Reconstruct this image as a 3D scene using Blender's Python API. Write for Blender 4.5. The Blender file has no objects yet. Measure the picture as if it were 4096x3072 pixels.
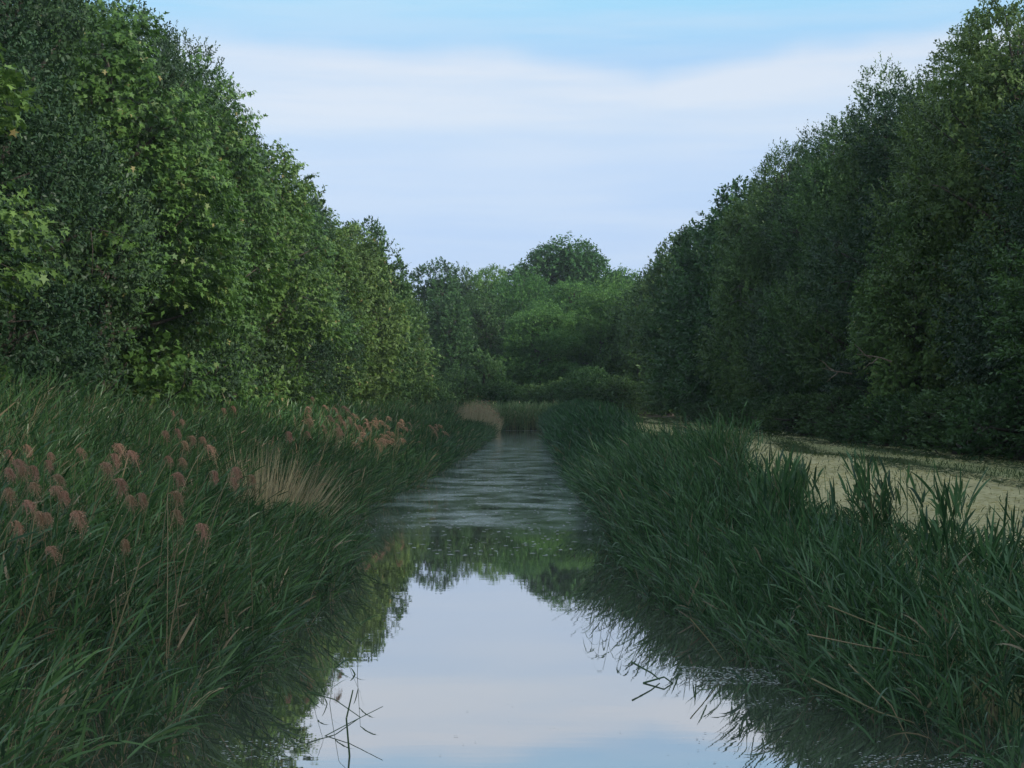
import bpy, math
import numpy as np
from mathutils import Vector

# ------------------------------------------------------------------ camera, world, sun, exposure
scene = bpy.context.scene
EYE = 1.6
FPX = 3072.0            # focal length in units of a 2212 px wide picture
cam_d = bpy.data.cameras.new("camera")
cam_d.lens = 50.0
cam_d.sensor_width = 36.0
cam_d.clip_end = 3000.0
cam_d.clip_start = 0.1
cam = bpy.data.objects.new("camera", cam_d)
scene.collection.objects.link(cam)
cam.location = (0, 0, EYE)
cam.rotation_euler = (math.radians(90 + 0.76), 0, math.radians(0.62))
scene.camera = cam

SUN_EL, SUN_AZ = math.radians(24), math.radians(122)   # azimuth measured clockwise from +Y (north)
world = bpy.data.worlds.new("World")
scene.world = world
world.use_nodes = True
wt = world.node_tree
wt.nodes.clear()
def W(kind, **kw):
    n = wt.nodes.new(kind)
    for k, v in kw.items():
        setattr(n, k, v)
    return n
wo = W('ShaderNodeOutputWorld')
sky = W('ShaderNodeTexSky', sky_type='NISHITA', sun_disc=False)
sky.sun_elevation = SUN_EL
sky.sun_rotation = SUN_AZ
sky.air_density = 1.0
sky.dust_density = 0.4
bg_sky = W('ShaderNodeBackground'); bg_sky.inputs[1].default_value = 0.11
wt.links.new(sky.outputs[0], bg_sky.inputs[0])
tc = W('ShaderNodeTexCoord')
sep = W('ShaderNodeSeparateXYZ')
wt.links.new(tc.outputs['Generated'], sep.inputs[0])
def wmath(op, a, b=None, c=None, clamp=False):
    n = W('ShaderNodeMath', operation=op); n.use_clamp = clamp
    for i, v in enumerate((a, b, c)):
        if v is None: continue
        if isinstance(v, (int, float)): n.inputs[i].default_value = v
        else: wt.links.new(v, n.inputs[i])
    return n.outputs[0]
# veil colour by elevation: lilac blue low down, paler higher, cyan blue above
zed = wmath('ABSOLUTE', sep.outputs[2])
ramp = W('ShaderNodeValToRGB')
wt.links.new(wmath('MULTIPLY', zed, 2.5), ramp.inputs[0])
cr = ramp.color_ramp
cr.elements[0].position = 0.0;  cr.elements[0].color = (0.42, 0.55, 0.83, 1)
cr.elements[1].position = 1.0;  cr.elements[1].color = (0.50, 0.62, 0.80, 1)
for p, c in ((0.22, (0.45, 0.60, 0.87, 1)), (0.42, (0.47, 0.64, 0.90, 1)), (0.58, (0.34, 0.60, 0.90, 1)), (0.68, (0.36, 0.69, 0.93, 1)), (0.80, (0.50, 0.66, 0.86, 1))):
    e = cr.elements.new(p); e.color = c
# streaky cirrus
mp = W('ShaderNodeMapping'); mp.inputs['Scale'].default_value = (2.2, 2.2, 26.0)
mp.inputs['Rotation'].default_value = (0.0, 0.02, 0)
wt.links.new(tc.outputs['Generated'], mp.inputs[0])
nz = W('ShaderNodeTexNoise'); nz.inputs['Scale'].default_value = 1.6; nz.inputs['Detail'].default_value = 7; nz.inputs['Roughness'].default_value = 0.55
wt.links.new(mp.outputs[0], nz.inputs['Vector'])
streak = W('ShaderNodeMapRange'); streak.interpolation_type = 'SMOOTHSTEP'
wt.links.new(nz.outputs[0], streak.inputs[0])
streak.inputs[1].default_value = 0.36; streak.inputs[2].default_value = 0.70
# the broad white bank: its top edge wanders with the bearing
mp2 = W('ShaderNodeMapping'); mp2.inputs['Scale'].default_value = (5.2, 5.2, 6.0); mp2.inputs['Location'].default_value = (0.35, 0.0, 0.0)
wt.links.new(tc.outputs['Generated'], mp2.inputs[0])
nz2 = W('ShaderNodeTexNoise'); nz2.inputs['Scale'].default_value = 1.0; nz2.inputs['Detail'].default_value = 5; nz2.inputs['Roughness'].default_value = 0.45
wt.links.new(mp2.outputs[0], nz2.inputs['Vector'])
# V-shaped dip of the bank edge right of the canal axis
dip = wmath('ABSOLUTE', wmath('SUBTRACT', sep.outputs[0], 0.085))
dipz = wmath('MINIMUM', wmath('MULTIPLY', dip, 0.20), 0.020)
edge = wmath('ADD', wmath('MULTIPLY', wmath('SUBTRACT', nz2.outputs[0], 0.5), 0.035), wmath('ADD', dipz, 0.2235))
above = wmath('SUBTRACT', zed, edge)
bank = W('ShaderNodeMapRange'); bank.interpolation_type = 'SMOOTHSTEP'
wt.links.new(above, bank.inputs[0])
bank.inputs[1].default_value = 0.010; bank.inputs[2].default_value = -0.012
bank.inputs[3].default_value = 0.0; bank.inputs[4].default_value = 1.0
low = W('ShaderNodeMapRange'); low.interpolation_type = 'SMOOTHSTEP'
wt.links.new(zed, low.inputs[0])
low.inputs[1].default_value = 0.150; low.inputs[2].default_value = 0.215
bankm = wmath('MULTIPLY', bank.outputs[0], wmath('ADD', wmath('MULTIPLY', low.outputs[0], 0.66), 0.10))
hi = W('ShaderNodeMapRange'); hi.interpolation_type = 'SMOOTHSTEP'
wt.links.new(zed, hi.inputs[0])
hi.inputs[1].default_value = 0.04; hi.inputs[2].default_value = 0.14
hi.inputs[3].default_value = 0.12; hi.inputs[4].default_value = 0.34
cloud = wmath('ADD', bankm, wmath('MULTIPLY', streak.outputs[0], hi.outputs[0]), clamp=True)
veil = W('ShaderNodeMixRGB')
wt.links.new(cloud, veil.inputs[0]); wt.links.new(ramp.outputs[0], veil.inputs[1])
veil.inputs[2].default_value = (0.69, 0.77, 0.88, 1)
bg_veil = W('ShaderNodeBackground'); bg_veil.inputs[1].default_value = 1.08
wt.links.new(veil.outputs[0], bg_veil.inputs[0])
mixw = W('ShaderNodeMixShader'); mixw.inputs[0].default_value = 0.86
wt.links.new(bg_sky.outputs[0], mixw.inputs[1]); wt.links.new(bg_veil.outputs[0], mixw.inputs[2])
wt.links.new(mixw.outputs[0], wo.inputs[0])

sun_d = bpy.data.lights.new("sun", 'SUN')
sun_d.energy = 3.5
sun_d.angle = math.radians(10)
sun_d.color = (1.0, 0.95, 0.86)
sun = bpy.data.objects.new("sun", sun_d)
scene.collection.objects.link(sun)
sd = Vector((math.sin(SUN_AZ) * math.cos(SUN_EL), math.cos(SUN_AZ) * math.cos(SUN_EL), math.sin(SUN_EL)))
sun.rotation_euler = (-sd).to_track_quat('-Z', 'Y').to_euler()
sun.location = (0, 0, 30)

scene.view_settings.view_transform = 'Standard'
scene.view_settings.look = 'None'
scene.view_settings.gamma = 1.0
scene.view_settings.use_curve_mapping = False
scene.view_settings.exposure = 0.08
scene.render.engine = 'CYCLES'
cy = scene.cycles
cy.max_bounces = 6; cy.diffuse_bounces = 3; cy.glossy_bounces = 3; cy.transmission_bounces = 3
cy.transparent_max_bounces = 4; cy.volume_bounces = 0
cy.caustics_reflective = False; cy.caustics_refractive = False

HAZE = 0.0005
rng = np.random.default_rng(7)
U = lambda a, b, n=None: rng.uniform(a, b, n)

# ------------------------------------------------------------------ mesh helpers
def nrm(v):
    return v / np.maximum(np.linalg.norm(v, axis=-1, keepdims=True), 1e-9)

class Geo:
    """collects faces of any size as numpy arrays, builds ONE mesh"""
    def __init__(s): s.v = []; s.f = []; s.t = []; s.m = []; s.n = 0
    def add(s, V, F, tone, mi=0):
        V = np.asarray(V, float).reshape(-1, 3)
        s.v.append(V); s.f.append(np.asarray(F) + s.n)
        s.t.append(np.broadcast_to(np.asarray(tone, float), (len(V),)).copy())
        s.m.append(np.full(len(F), mi, np.int32)); s.n += len(V)
    def mesh(s, name, mats, smooth=False):
        me = bpy.data.meshes.new(name)
        V = np.concatenate(s.v); T = np.concatenate(s.t)
        sizes = np.concatenate([np.full(len(f), f.shape[1], np.int32) for f in s.f])
        loops = np.concatenate([f.reshape(-1) for f in s.f]).astype(np.int32)
        me.vertices.add(len(V)); me.vertices.foreach_set('co', V.astype(np.float32).ravel())
        me.loops.add(len(loops)); me.loops.foreach_set('vertex_index', loops)
        me.polygons.add(len(sizes))
        me.polygons.foreach_set('loop_start', np.concatenate([[0], np.cumsum(sizes)[:-1]]).astype(np.int32))
        me.polygons.foreach_set('loop_total', sizes)
        me.polygons.foreach_set('material_index', np.concatenate(s.m))
        if smooth: me.polygons.foreach_set('use_smooth', np.ones(len(sizes), bool))
        me.update(calc_edges=True)
        a = me.attributes.new('tone', 'FLOAT', 'POINT'); a.data.foreach_set('value', T.astype(np.float32))
        for m in (mats if isinstance(mats, (list, tuple)) else [mats]): me.materials.append(m)
        return me

def link(name, me, parent=None, loc=None):
    o = bpy.data.objects.new(name, me); scene.collection.objects.link(o)
    if parent: o.parent = parent
    if loc is not None: o.location = loc
    return o
def tag(o, label=None, cat=None, group=None, kind=None):
    if label: o['label'] = label
    if cat: o['category'] = cat
    if group: o['group'] = group
    if kind: o['kind'] = kind
    return o
def empty(name, loc):
    o = bpy.data.objects.new(name, None); scene.collection.objects.link(o); o.location = loc
    o.empty_display_size = 0.2
    return o

def tube(g, P, R, tone=0.5, sides=6, mi=0):
    P = np.asarray(P, float); R = np.asarray(R, float); n = len(P)
    T = nrm(np.gradient(P, axis=0)); ref = np.array([0.31, 0.95, 0.05])
    A = nrm(np.cross(T, ref)); B = np.cross(T, A)
    a = np.linspace(0, 2 * math.pi, sides, endpoint=False)
    V = P[:, None] + R[:, None, None] * (np.cos(a)[None, :, None] * A[:, None] + np.sin(a)[None, :, None] * B[:, None])
    i = np.arange(n - 1)[:, None] * sides; j = np.arange(sides)[None]
    F = np.stack([i + j, i + (j + 1) % sides, i + sides + (j + 1) % sides, i + sides + j], -1).reshape(-1, 4)
    g.add(V.reshape(-1, 3), F, tone, mi)

def polyleaves(g, base, u, n, size, tpl, tone, mi=0, curl=0.0):
    """one n-gon leaf per row: base point, pointing direction u, face normal n"""
    u = nrm(u); s_ = nrm(np.cross(u, n)); n = np.cross(s_, u)
    tpl = np.asarray(tpl, float); K = len(tpl)
    a = tpl[:, 0][None, :, None]; b = tpl[:, 1][None, :, None]
    c = curl * (np.abs(tpl[:, 1]) * 0.7 - tpl[:, 0] ** 2 * 0.35)[None, :, None]
    V = base[:, None] + size[:, None, None] * (a * u[:, None] + b * s_[:, None] + c * n[:, None])
    F = np.arange(len(base) * K).reshape(-1, K)
    g.add(V.reshape(-1, 3), F, np.repeat(tone, K), mi)

def ribbons(g, base, d, length, width, droop, segs, tone, mi=0, side=None, w0=0.55, bend=None):
    """tapered blades: start along d, bend down (or along bend) towards the tip"""
    N = len(base); d = nrm(d)
    bend = np.array([0, 0, -1.0]) if bend is None else bend
    if side is None:
        side = nrm(np.cross(d, nrm(rng.normal(size=(N, 3)))))
    t = np.linspace(0, 1, segs + 1)
    C = base[:, None] + length[:, None, None] * (t[None, :, None] * d[:, None] + (droop[:, None] * t[None] ** 2.2)[..., None] * bend)
    if segs >= 3:
        w = np.interp(t, [0, .3, .75, 1], [w0, 1, .6, .04])
    else:
        w = np.interp(t, [0, .5, 1], [w0, 1, .05])
    off = side[:, None] * (width[:, None] * w[None])[..., None] * 0.5
    V = np.stack([C - off, C + off], 2)           # N,S+1,2,3
    k = (segs + 1) * 2
    i = np.arange(N)[:, None] * k + np.arange(segs)[None] * 2
    F = np.stack([i, i + 1, i + 3, i + 2], -1).reshape(-1, 4)
    g.add(V.reshape(-1, 3), F, np.repeat(tone, k), mi)

# ------------------------------------------------------------------ materials
def newmat(name):
    m = bpy.data.materials.new(name); m.use_nodes = True
    nt = m.node_tree; nt.nodes.clear()
    return m, nt
def leaf_mat(name, dark, light, dry=None, rough=0.45, trans=0.25, spec=0.4, vary=0.12):
    m, nt = newmat(name); N = nt.nodes.new; L = nt.links.new
    at = N('ShaderNodeAttribute'); at.attribute_name = 'tone'
    oi = N('ShaderNodeObjectInfo')
    r = N('ShaderNodeValToRGB'); L(at.outputs['Fac'], r.inputs[0])
    r.color_ramp.elements[0].color = (*dark, 1); r.color_ramp.elements[1].color = (*light, 1)
    r.color_ramp.elements[1].position = 0.9
    if dry:
        r.color_ramp.elements[1].position = 0.86
        e = r.color_ramp.elements.new(0.93); e.color = (*dry, 1)
    hs = N('ShaderNodeHueSaturation'); L(r.outputs[0], hs.inputs['Color'])
    mr = N('ShaderNodeMapRange'); L(oi.outputs['Random'], mr.inputs[0])
    mr.inputs[3].default_value = 1 - vary; mr.inputs[4].default_value = 1 + vary
    L(mr.outputs[0], hs.inputs['Value'])
    mh = N('ShaderNodeMapRange'); L(oi.outputs['Random'], mh.inputs[0])
    mh.inputs[3].default_value = 0.5 + vary * 0.12; mh.inputs[4].default_value = 0.5 - vary * 0.12
    L(mh.outputs[0], hs.inputs['Hue'])
    p = N('ShaderNodeBsdfPrincipled'); L(hs.outputs[0], p.inputs['Base Color'])
    p.inputs['Roughness'].default_value = rough
    p.inputs['Specular IOR Level'].default_value = spec
    tr = N('ShaderNodeBsdfTranslucent'); L(hs.outputs[0], tr.inputs[0])
    mx = N('ShaderNodeMixShader'); mx.inputs[0].default_value = trans
    L(p.outputs[0], mx.inputs[1]); L(tr.outputs[0], mx.inputs[2])
    o = N('ShaderNodeOutputMaterial'); L(mx.outputs[0], o.inputs[0])
    return m
def bark_mat(name, a, b):
    m, nt = newmat(name); N = nt.nodes.new; L = nt.links.new
    t = N('ShaderNodeTexCoord'); mp = N('ShaderNodeMapping'); mp.inputs['Scale'].default_value = (9, 9, 1.6)
    L(t.outputs['Object'], mp.inputs[0])
    n = N('ShaderNodeTexNoise'); n.inputs['Scale'].default_value = 3; n.inputs['Detail'].default_value = 6; L(mp.outputs[0], n.inputs[0])
    r = N('ShaderNodeValToRGB'); L(n.outputs[0], r.inputs[0])
    r.color_ramp.elements[0].position = .35; r.color_ramp.elements[1].position = .7
    r.color_ramp.elements[0].color = (*a, 1); r.color_ramp.elements[1].color = (*b, 1)
    p = N('ShaderNodeBsdfPrincipled'); L(r.outputs[0], p.inputs['Base Color']); p.inputs['Roughness'].default_value = .85
    bp = N('ShaderNodeBump'); bp.inputs['Strength'].default_value = .6; bp.inputs['Distance'].default_value = .03
    L(n.outputs[0], bp.inputs['Height']); L(bp.outputs[0], p.inputs['Normal'])
    o = N('ShaderNodeOutputMaterial'); L(p.outputs[0], o.inputs[0])
    return m

M = {}
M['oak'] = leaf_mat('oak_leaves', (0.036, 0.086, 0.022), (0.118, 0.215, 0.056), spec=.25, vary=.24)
M['oak_dark'] = leaf_mat('shaded_oak_leaves', (0.026, 0.060, 0.024), (0.074, 0.135, 0.052), spec=.25)  # darker oak leaves, with weaker sun on them put into the colour
M['maple'] = leaf_mat('maple_leaves', (0.060, 0.132, 0.026), (0.185, 0.315, 0.075), dry=(0.36, 0.30, 0.12), trans=0.34, spec=.3)
M['willow'] = leaf_mat('willow_leaves', (0.06, 0.10, 0.06), (0.15, 0.22, 0.13))
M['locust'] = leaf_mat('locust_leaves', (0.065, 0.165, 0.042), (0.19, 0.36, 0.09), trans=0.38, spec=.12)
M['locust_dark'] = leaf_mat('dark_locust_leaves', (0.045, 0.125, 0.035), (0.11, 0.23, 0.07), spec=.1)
M['bush'] = leaf_mat('bush_leaves', (0.035, 0.08, 0.028), (0.10, 0.18, 0.06), spec=.2)
M['far_bush'] = leaf_mat('far_bush_leaves', (0.045, 0.105, 0.034), (0.13, 0.23, 0.07), spec=.15)
M['reed_l'] = leaf_mat('reed_leaves_green', (0.014, 0.055, 0.018), (0.092, 0.205, 0.062), dry=(0.36, 0.29, 0.16), trans=0.24, rough=.38, spec=0.45)
M['reed_r'] = leaf_mat('reed_leaves_bluegreen', (0.015, 0.060, 0.022), (0.100, 0.22, 0.075), dry=(0.24, 0.20, 0.11), trans=0.24, rough=.36, spec=0.55)
M['straw'] = leaf_mat('dry_reed_stalks', (0.30, 0.24, 0.13), (0.68, 0.57, 0.36), trans=0.15, spec=0.3)
M['plume'] = leaf_mat('reed_plume', (0.25, 0.145, 0.09), (0.66, 0.43, 0.28), trans=0.4, spec=0.05)
M['cane'] = leaf_mat('dry_canes', (0.17, 0.14, 0.07), (0.46, 0.37, 0.20), trans=0.1, spec=0.3)
M['reed_head'] = leaf_mat('reed_leaves_pale', (0.09, 0.16, 0.055), (0.26, 0.36, 0.14), dry=(0.45, 0.37, 0.2), trans=0.25, spec=0.3)
M['hay'] = leaf_mat('cut_hay', (0.48, 0.43, 0.21), (0.74, 0.66, 0.37), trans=0.1, spec=0.1)
M['turf'] = leaf_mat('short_grass', (0.04, 0.075, 0.022), (0.11, 0.16, 0.055), trans=0.2, spec=0.3)
M['bark'] = bark_mat('bark', (0.035, 0.028, 0.02), (0.11, 0.09, 0.07))
M['deadwood'] = bark_mat('dead_wood', (0.16, 0.12, 0.08), (0.36, 0.28, 0.20))

# ------------------------------------------------------------------ terrain
XLd = ([2, 6.4, 8.5, 12, 15, 18.9, 22, 38, 60, 82, 90], [-1.95, -1.90, -1.84, -1.88, -2.10, -2.34, -2.3, -1.98, -1.7, -1.55, -1.5])
XRd = ([2, 5.5, 6.4, 8.5, 12, 18.9, 38, 60, 82, 90], [2.35, 2.25, 2.12, 1.60, 1.22, 1.10, 0.93, 1.1, 1.33, 1.3])
XL = lambda d: np.interp(d, *XLd)
XR = lambda d: np.interp(d, *XRd)
END = 82.0
def ground(x, d):
    x = np.asarray(x, float); d = np.asarray(d, float)
    wl = XL(d) - x; wr = x - XR(d)
    zl = np.interp(wl, [-.6, 0, 1.0, 2.0, 3.2, 6, 30, 200], [-.5, -.28, 0.02, .22, .42, .5, .55, .6])
    zr = np.interp(wr, [-.6, 0, .55, 1.3, 2.0, 3.5, 30, 200], [-.5, -.25, 0.03, .45, .70, .76, .85, .9])
    z = np.where(x < (XL(d) + XR(d)) / 2, zl, zr)
    end = np.interp(d, [END - .5, END + .6, END + 4], [0, 1, 1])
    zend = np.interp(d, [END, END + 1.2, END + 4, 200], [-.2, .12, .45, .8])
    z = np.where(end > 0, np.maximum(z, zend * end + z * (1 - end)), z)
    z = z + 0.03 * np.sin(x * 1.7 + d * .23) * np.sin(d * .61 + x * .4) * (z > .1)
    return z

def build_ground():
    xs = np.unique(np.concatenate([np.linspace(-320, -40, 10), np.linspace(-40, -8, 17), np.linspace(-8, 8, 110), np.linspace(8, 40, 17), np.linspace(40, 320, 10)]))
    ds = np.unique(np.concatenate([np.linspace(-60, 0, 8), np.linspace(0, 40, 121), np.linspace(40, 110, 90), np.linspace(110, 620, 20)]))
    Xg, Dg = np.meshgrid(xs, ds)
    Z = ground(Xg, np.maximum(Dg, 0))
    V = np.stack([Xg, Dg, Z], -1).reshape(-1, 3)
    nx, ny = len(xs), len(ds)
    i = (np.arange(ny - 1)[:, None] * nx + np.arange(nx - 1)[None])
    F = np.stack([i, i + 1, i + nx + 1, i + nx], -1).reshape(-1, 4)
    g = Geo(); g.add(V, F, .5)
    m, nt = newmat('ground_soil_and_mown_grass'); N = nt.nodes.new; L = nt.links.new
    geo = N('ShaderNodeNewGeometry'); s = N('ShaderNodeSeparateXYZ'); L(geo.outputs['Position'], s.inputs[0])
    wav = N('ShaderNodeTexNoise'); wav.inputs['Scale'].default_value = .35; L(geo.outputs['Position'], wav.inputs['Vector'])
    mm = N('ShaderNodeMath'); mm.operation = 'MULTIPLY_ADD'; L(wav.outputs[0], mm.inputs[0]); mm.inputs[1].default_value = .9; L(s.outputs[0], mm.inputs[2])
    mr = N('ShaderNodeMapRange'); L(mm.outputs[0], mr.inputs[0]); mr.inputs[1].default_value = 2.0; mr.inputs[2].default_value = 10.0
    r = N('ShaderNodeValToRGB'); L(mr.outputs[0], r.inputs[0])
    mud = (0.035, 0.033, 0.024, 1); hay = (0.64, 0.57, 0.30, 1); hay2 = (0.34, 0.36, 0.16, 1); gr = (0.06, 0.085, 0.03, 1); lf = (0.05, 0.045, 0.03, 1)
    cr = r.color_ramp
    cr.elements[0].position = 0.0; cr.elements[0].color = mud
    cr.elements[1].position = 0.10; cr.elements[1].color = hay2
    for p, c in ((.16, hay), (.385, hay), (.405, gr), (.465, gr), (.49, hay2), (.54, hay2), (.57, gr), (.63, gr), (.65, hay2), (.68, gr), (.76, lf)):
        e = cr.elements.new(p); e.color = c
    n1 = N('ShaderNodeTexNoise'); n1.inputs['Scale'].default_value = 9; n1.inputs['Detail'].default_value = 8; n1.inputs['Roughness'].default_value = .7
    L(geo.outputs['Position'], n1.inputs['Vector'])
    n2 = N('ShaderNodeTexNoise'); n2.inputs['Scale'].default_value = 1.1; n2.inputs['Detail'].default_value = 5; L(geo.outputs['Position'], n2.inputs['Vector'])
    pr = N('ShaderNodeMapRange'); L(n2.outputs[0], pr.inputs[0]); pr.inputs[1].default_value = .5; pr.inputs[2].default_value = .72; pr.inputs[4].default_value = .35
    mx = N('ShaderNodeMixRGB'); L(pr.outputs[0], mx.inputs[0]); L(r.outputs[0], mx.inputs[1]); mx.inputs[2].default_value = (0.13, 0.13, 0.06, 1)
    v = N('ShaderNodeMapRange'); L(n1.outputs[0], v.inputs[0]); v.inputs[1].default_value = .3; v.inputs[2].default_value = .7; v.inputs[3].default_value = .8; v.inputs[4].default_value = 1.1
    ml = N('ShaderNodeMixRGB'); ml.blend_type = 'MULTIPLY'; ml.inputs[0].default_value = 1; L(mx.outputs[0], ml.inputs[1]); L(v.outputs[0], ml.inputs[2])
    p = N('ShaderNodeBsdfPrincipled'); L(ml.outputs[0], p.inputs['Base Color']); p.inputs['Roughness'].default_value = .95; p.inputs['Specular IOR Level'].default_value = .1
    b = N('ShaderNodeBump'); b.inputs['Strength'].default_value = .8; b.inputs['Distance'].default_value = .05; L(n1.outputs[0], b.inputs['Height']); L(b.outputs[0], p.inputs['Normal'])
    o = N('ShaderNodeOutputMaterial'); L(p.outputs[0], o.inputs[0])
    tag(link('ground', g.mesh('ground', m, True)), kind='structure')

def build_water():
    g = Geo()
    ds = np.concatenate([np.linspace(-6, 40, 60), np.linspace(41, END + 1.0, 30)])
    xl = XL(np.maximum(ds, 2)) - 1.8; xr = XR(np.maximum(ds, 2)) + 1.2
    t = np.linspace(0, 1, 9)
    X = xl[:, None] + (xr - xl)[:, None] * t[None]
    V = np.stack([X, np.broadcast_to(ds[:, None], X.shape), np.zeros_like(X)], -1).reshape(-1, 3)
    i = np.arange(len(ds) - 1)[:, None] * 9 + np.arange(8)[None]
    g.add(V, np.stack([i, i + 1, i + 10, i + 9], -1).reshape(-1, 4), .5)
    m, nt = newmat('canal_water'); N = nt.nodes.new; L = nt.links.new
    geo = N('ShaderNodeNewGeometry'); s = N('ShaderNodeSeparateXYZ'); L(geo.outputs['Position'], s.inputs[0])
    def noise(scale, vec, det=4, rough=.5):
        mp = N('ShaderNodeMapping'); mp.inputs['Scale'].default_value = vec; L(geo.outputs['Position'], mp.inputs[0])
        n = N('ShaderNodeTexNoise'); n.inputs['Scale'].default_value = scale; n.inputs['Detail'].default_value = det; n.inputs['Roughness'].default_value = rough
        L(mp.outputs[0], n.inputs['Vector']); return n.outputs[0]
    def mrange(v, a, b, c=0, d=1, smooth=True):
        n = N('ShaderNodeMapRange'); n.interpolation_type = 'SMOOTHSTEP' if smooth else 'LINEAR'
        L(v, n.inputs[0])
        for k, q in zip((1, 2, 3, 4), (a, b, c, d)): n.inputs[k].default_value = q
        return n.outputs[0]
    def mth(op, a, b):
        n = N('ShaderNodeMath'); n.operation = op
        for k, q in enumerate((a, b)):
            if isinstance(q, (int, float)): n.inputs[k].default_value = q
            else: L(q, n.inputs[k])
        return n.outputs[0]
    # pollen and algae film drifting on the middle stretch of the canal
    pat = noise(1.0, (.9, 1.1, 1), 9, .72)
    wand = mth('ADD', s.outputs[1], mth('MULTIPLY', mth('SUBTRACT', noise(1.0, (.55, .35, 1), 5, .6), .5), 22.0))
    reach = mth('MULTIPLY', mrange(wand, 13.5, 23), mrange(s.outputs[1], 50, 84, 1, .35))
    film = mth('MULTIPLY', mrange(pat, .32, .62, .12, 1), reach)
    fine = noise(9.0, (1.2, .8, 1), 5, .7)
    film = mth('MULTIPLY', film, mrange(fine, .30, .60, .7, 1))
    base = N('ShaderNodeMixRGB'); L(film, base.inputs[0])
    base.inputs[1].default_value = (0.085, 0.10, 0.075, 1); base.inputs[2].default_value = (0.33, 0.43, 0.38, 1)
    p = N('ShaderNodeBsdfPrincipled'); L(base.outputs[0], p.inputs['Base Color'])
    L(mth('ADD', mth('MULTIPLY', film, .18), .012), p.inputs['Roughness'])
    p.inputs['IOR'].default_value = 1.62
    rip = noise(1.0, (1.5, 7.0, 1), 3, .5)
    rip2 = noise(1.0, (.4, 1.3, 1), 2, .5)
    hgt = mth('ADD', mth('MULTIPLY', rip, .35), rip2)
    b = N('ShaderNodeBump'); b.inputs['Strength'].default_value = .03; b.inputs['Distance'].default_value = .012; L(hgt, b.inputs['Height'])
    L(mrange(s.outputs[1], 9, 24, .05, .006), b.inputs['Strength']); L(b.outputs[0], p.inputs['Normal'])
    gl = N('ShaderNodeBsdfGlossy'); gl.inputs['Color'].default_value = (.95, .89, .86, 1)
    L(mth('ADD', mth('MULTIPLY', film, .15), .012), gl.inputs['Roughness']); L(b.outputs[0], gl.inputs['Normal'])
    gm = N('ShaderNodeMixShader'); L(mth('SUBTRACT', .56, mth('MULTIPLY', film, .3)), gm.inputs[0])
    L(p.outputs[0], gm.inputs[1]); L(gl.outputs[0], gm.inputs[2])
    o = N('ShaderNodeOutputMaterial'); L(gm.outputs[0], o.inputs[0])
    tag(link('water', g.mesh('water', m, True)), kind='structure')

# ------------------------------------------------------------------ trees
OAK = [(0, 0), (.28, .16), (.50, .17), (.76, .23), (1, 0), (.76, -.23), (.50, -.17), (.28, -.16)]
MAPLE = [(0, 0), (-.06, .34), (.22, .20), (.52, .52), (.54, .19), (1, 0), (.54, -.19), (.52, -.52), (.22, -.20), (-.06, -.34)]
DIAM = [(0, 0), (.45, .26), (1, 0), (.45, -.26)]
NARROW = [(0, 0), (.45, .09), (1, 0), (.45, -.09)]

def profile(kind, t):
    if kind == 'hedge':   return np.interp(t, [0, .06, .25, .55, .8, .93, 1], [.70, .86, 1.0, .95, .71, .47, .20])
    if kind == 'round':   return np.interp(t, [0, .12, .4, .7, .9, 1], [.45, .75, 1, .92, .6, .2])
    if kind == 'umbrella':return np.interp(t, [0, .45, .62, .8, .93, 1], [.35, .55, .85, 1.0, .8, .5])
    if kind == 'dome':    return np.interp(t, [0, .3, .6, .85, 1], [.9, 1, .92, .62, .25])

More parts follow.
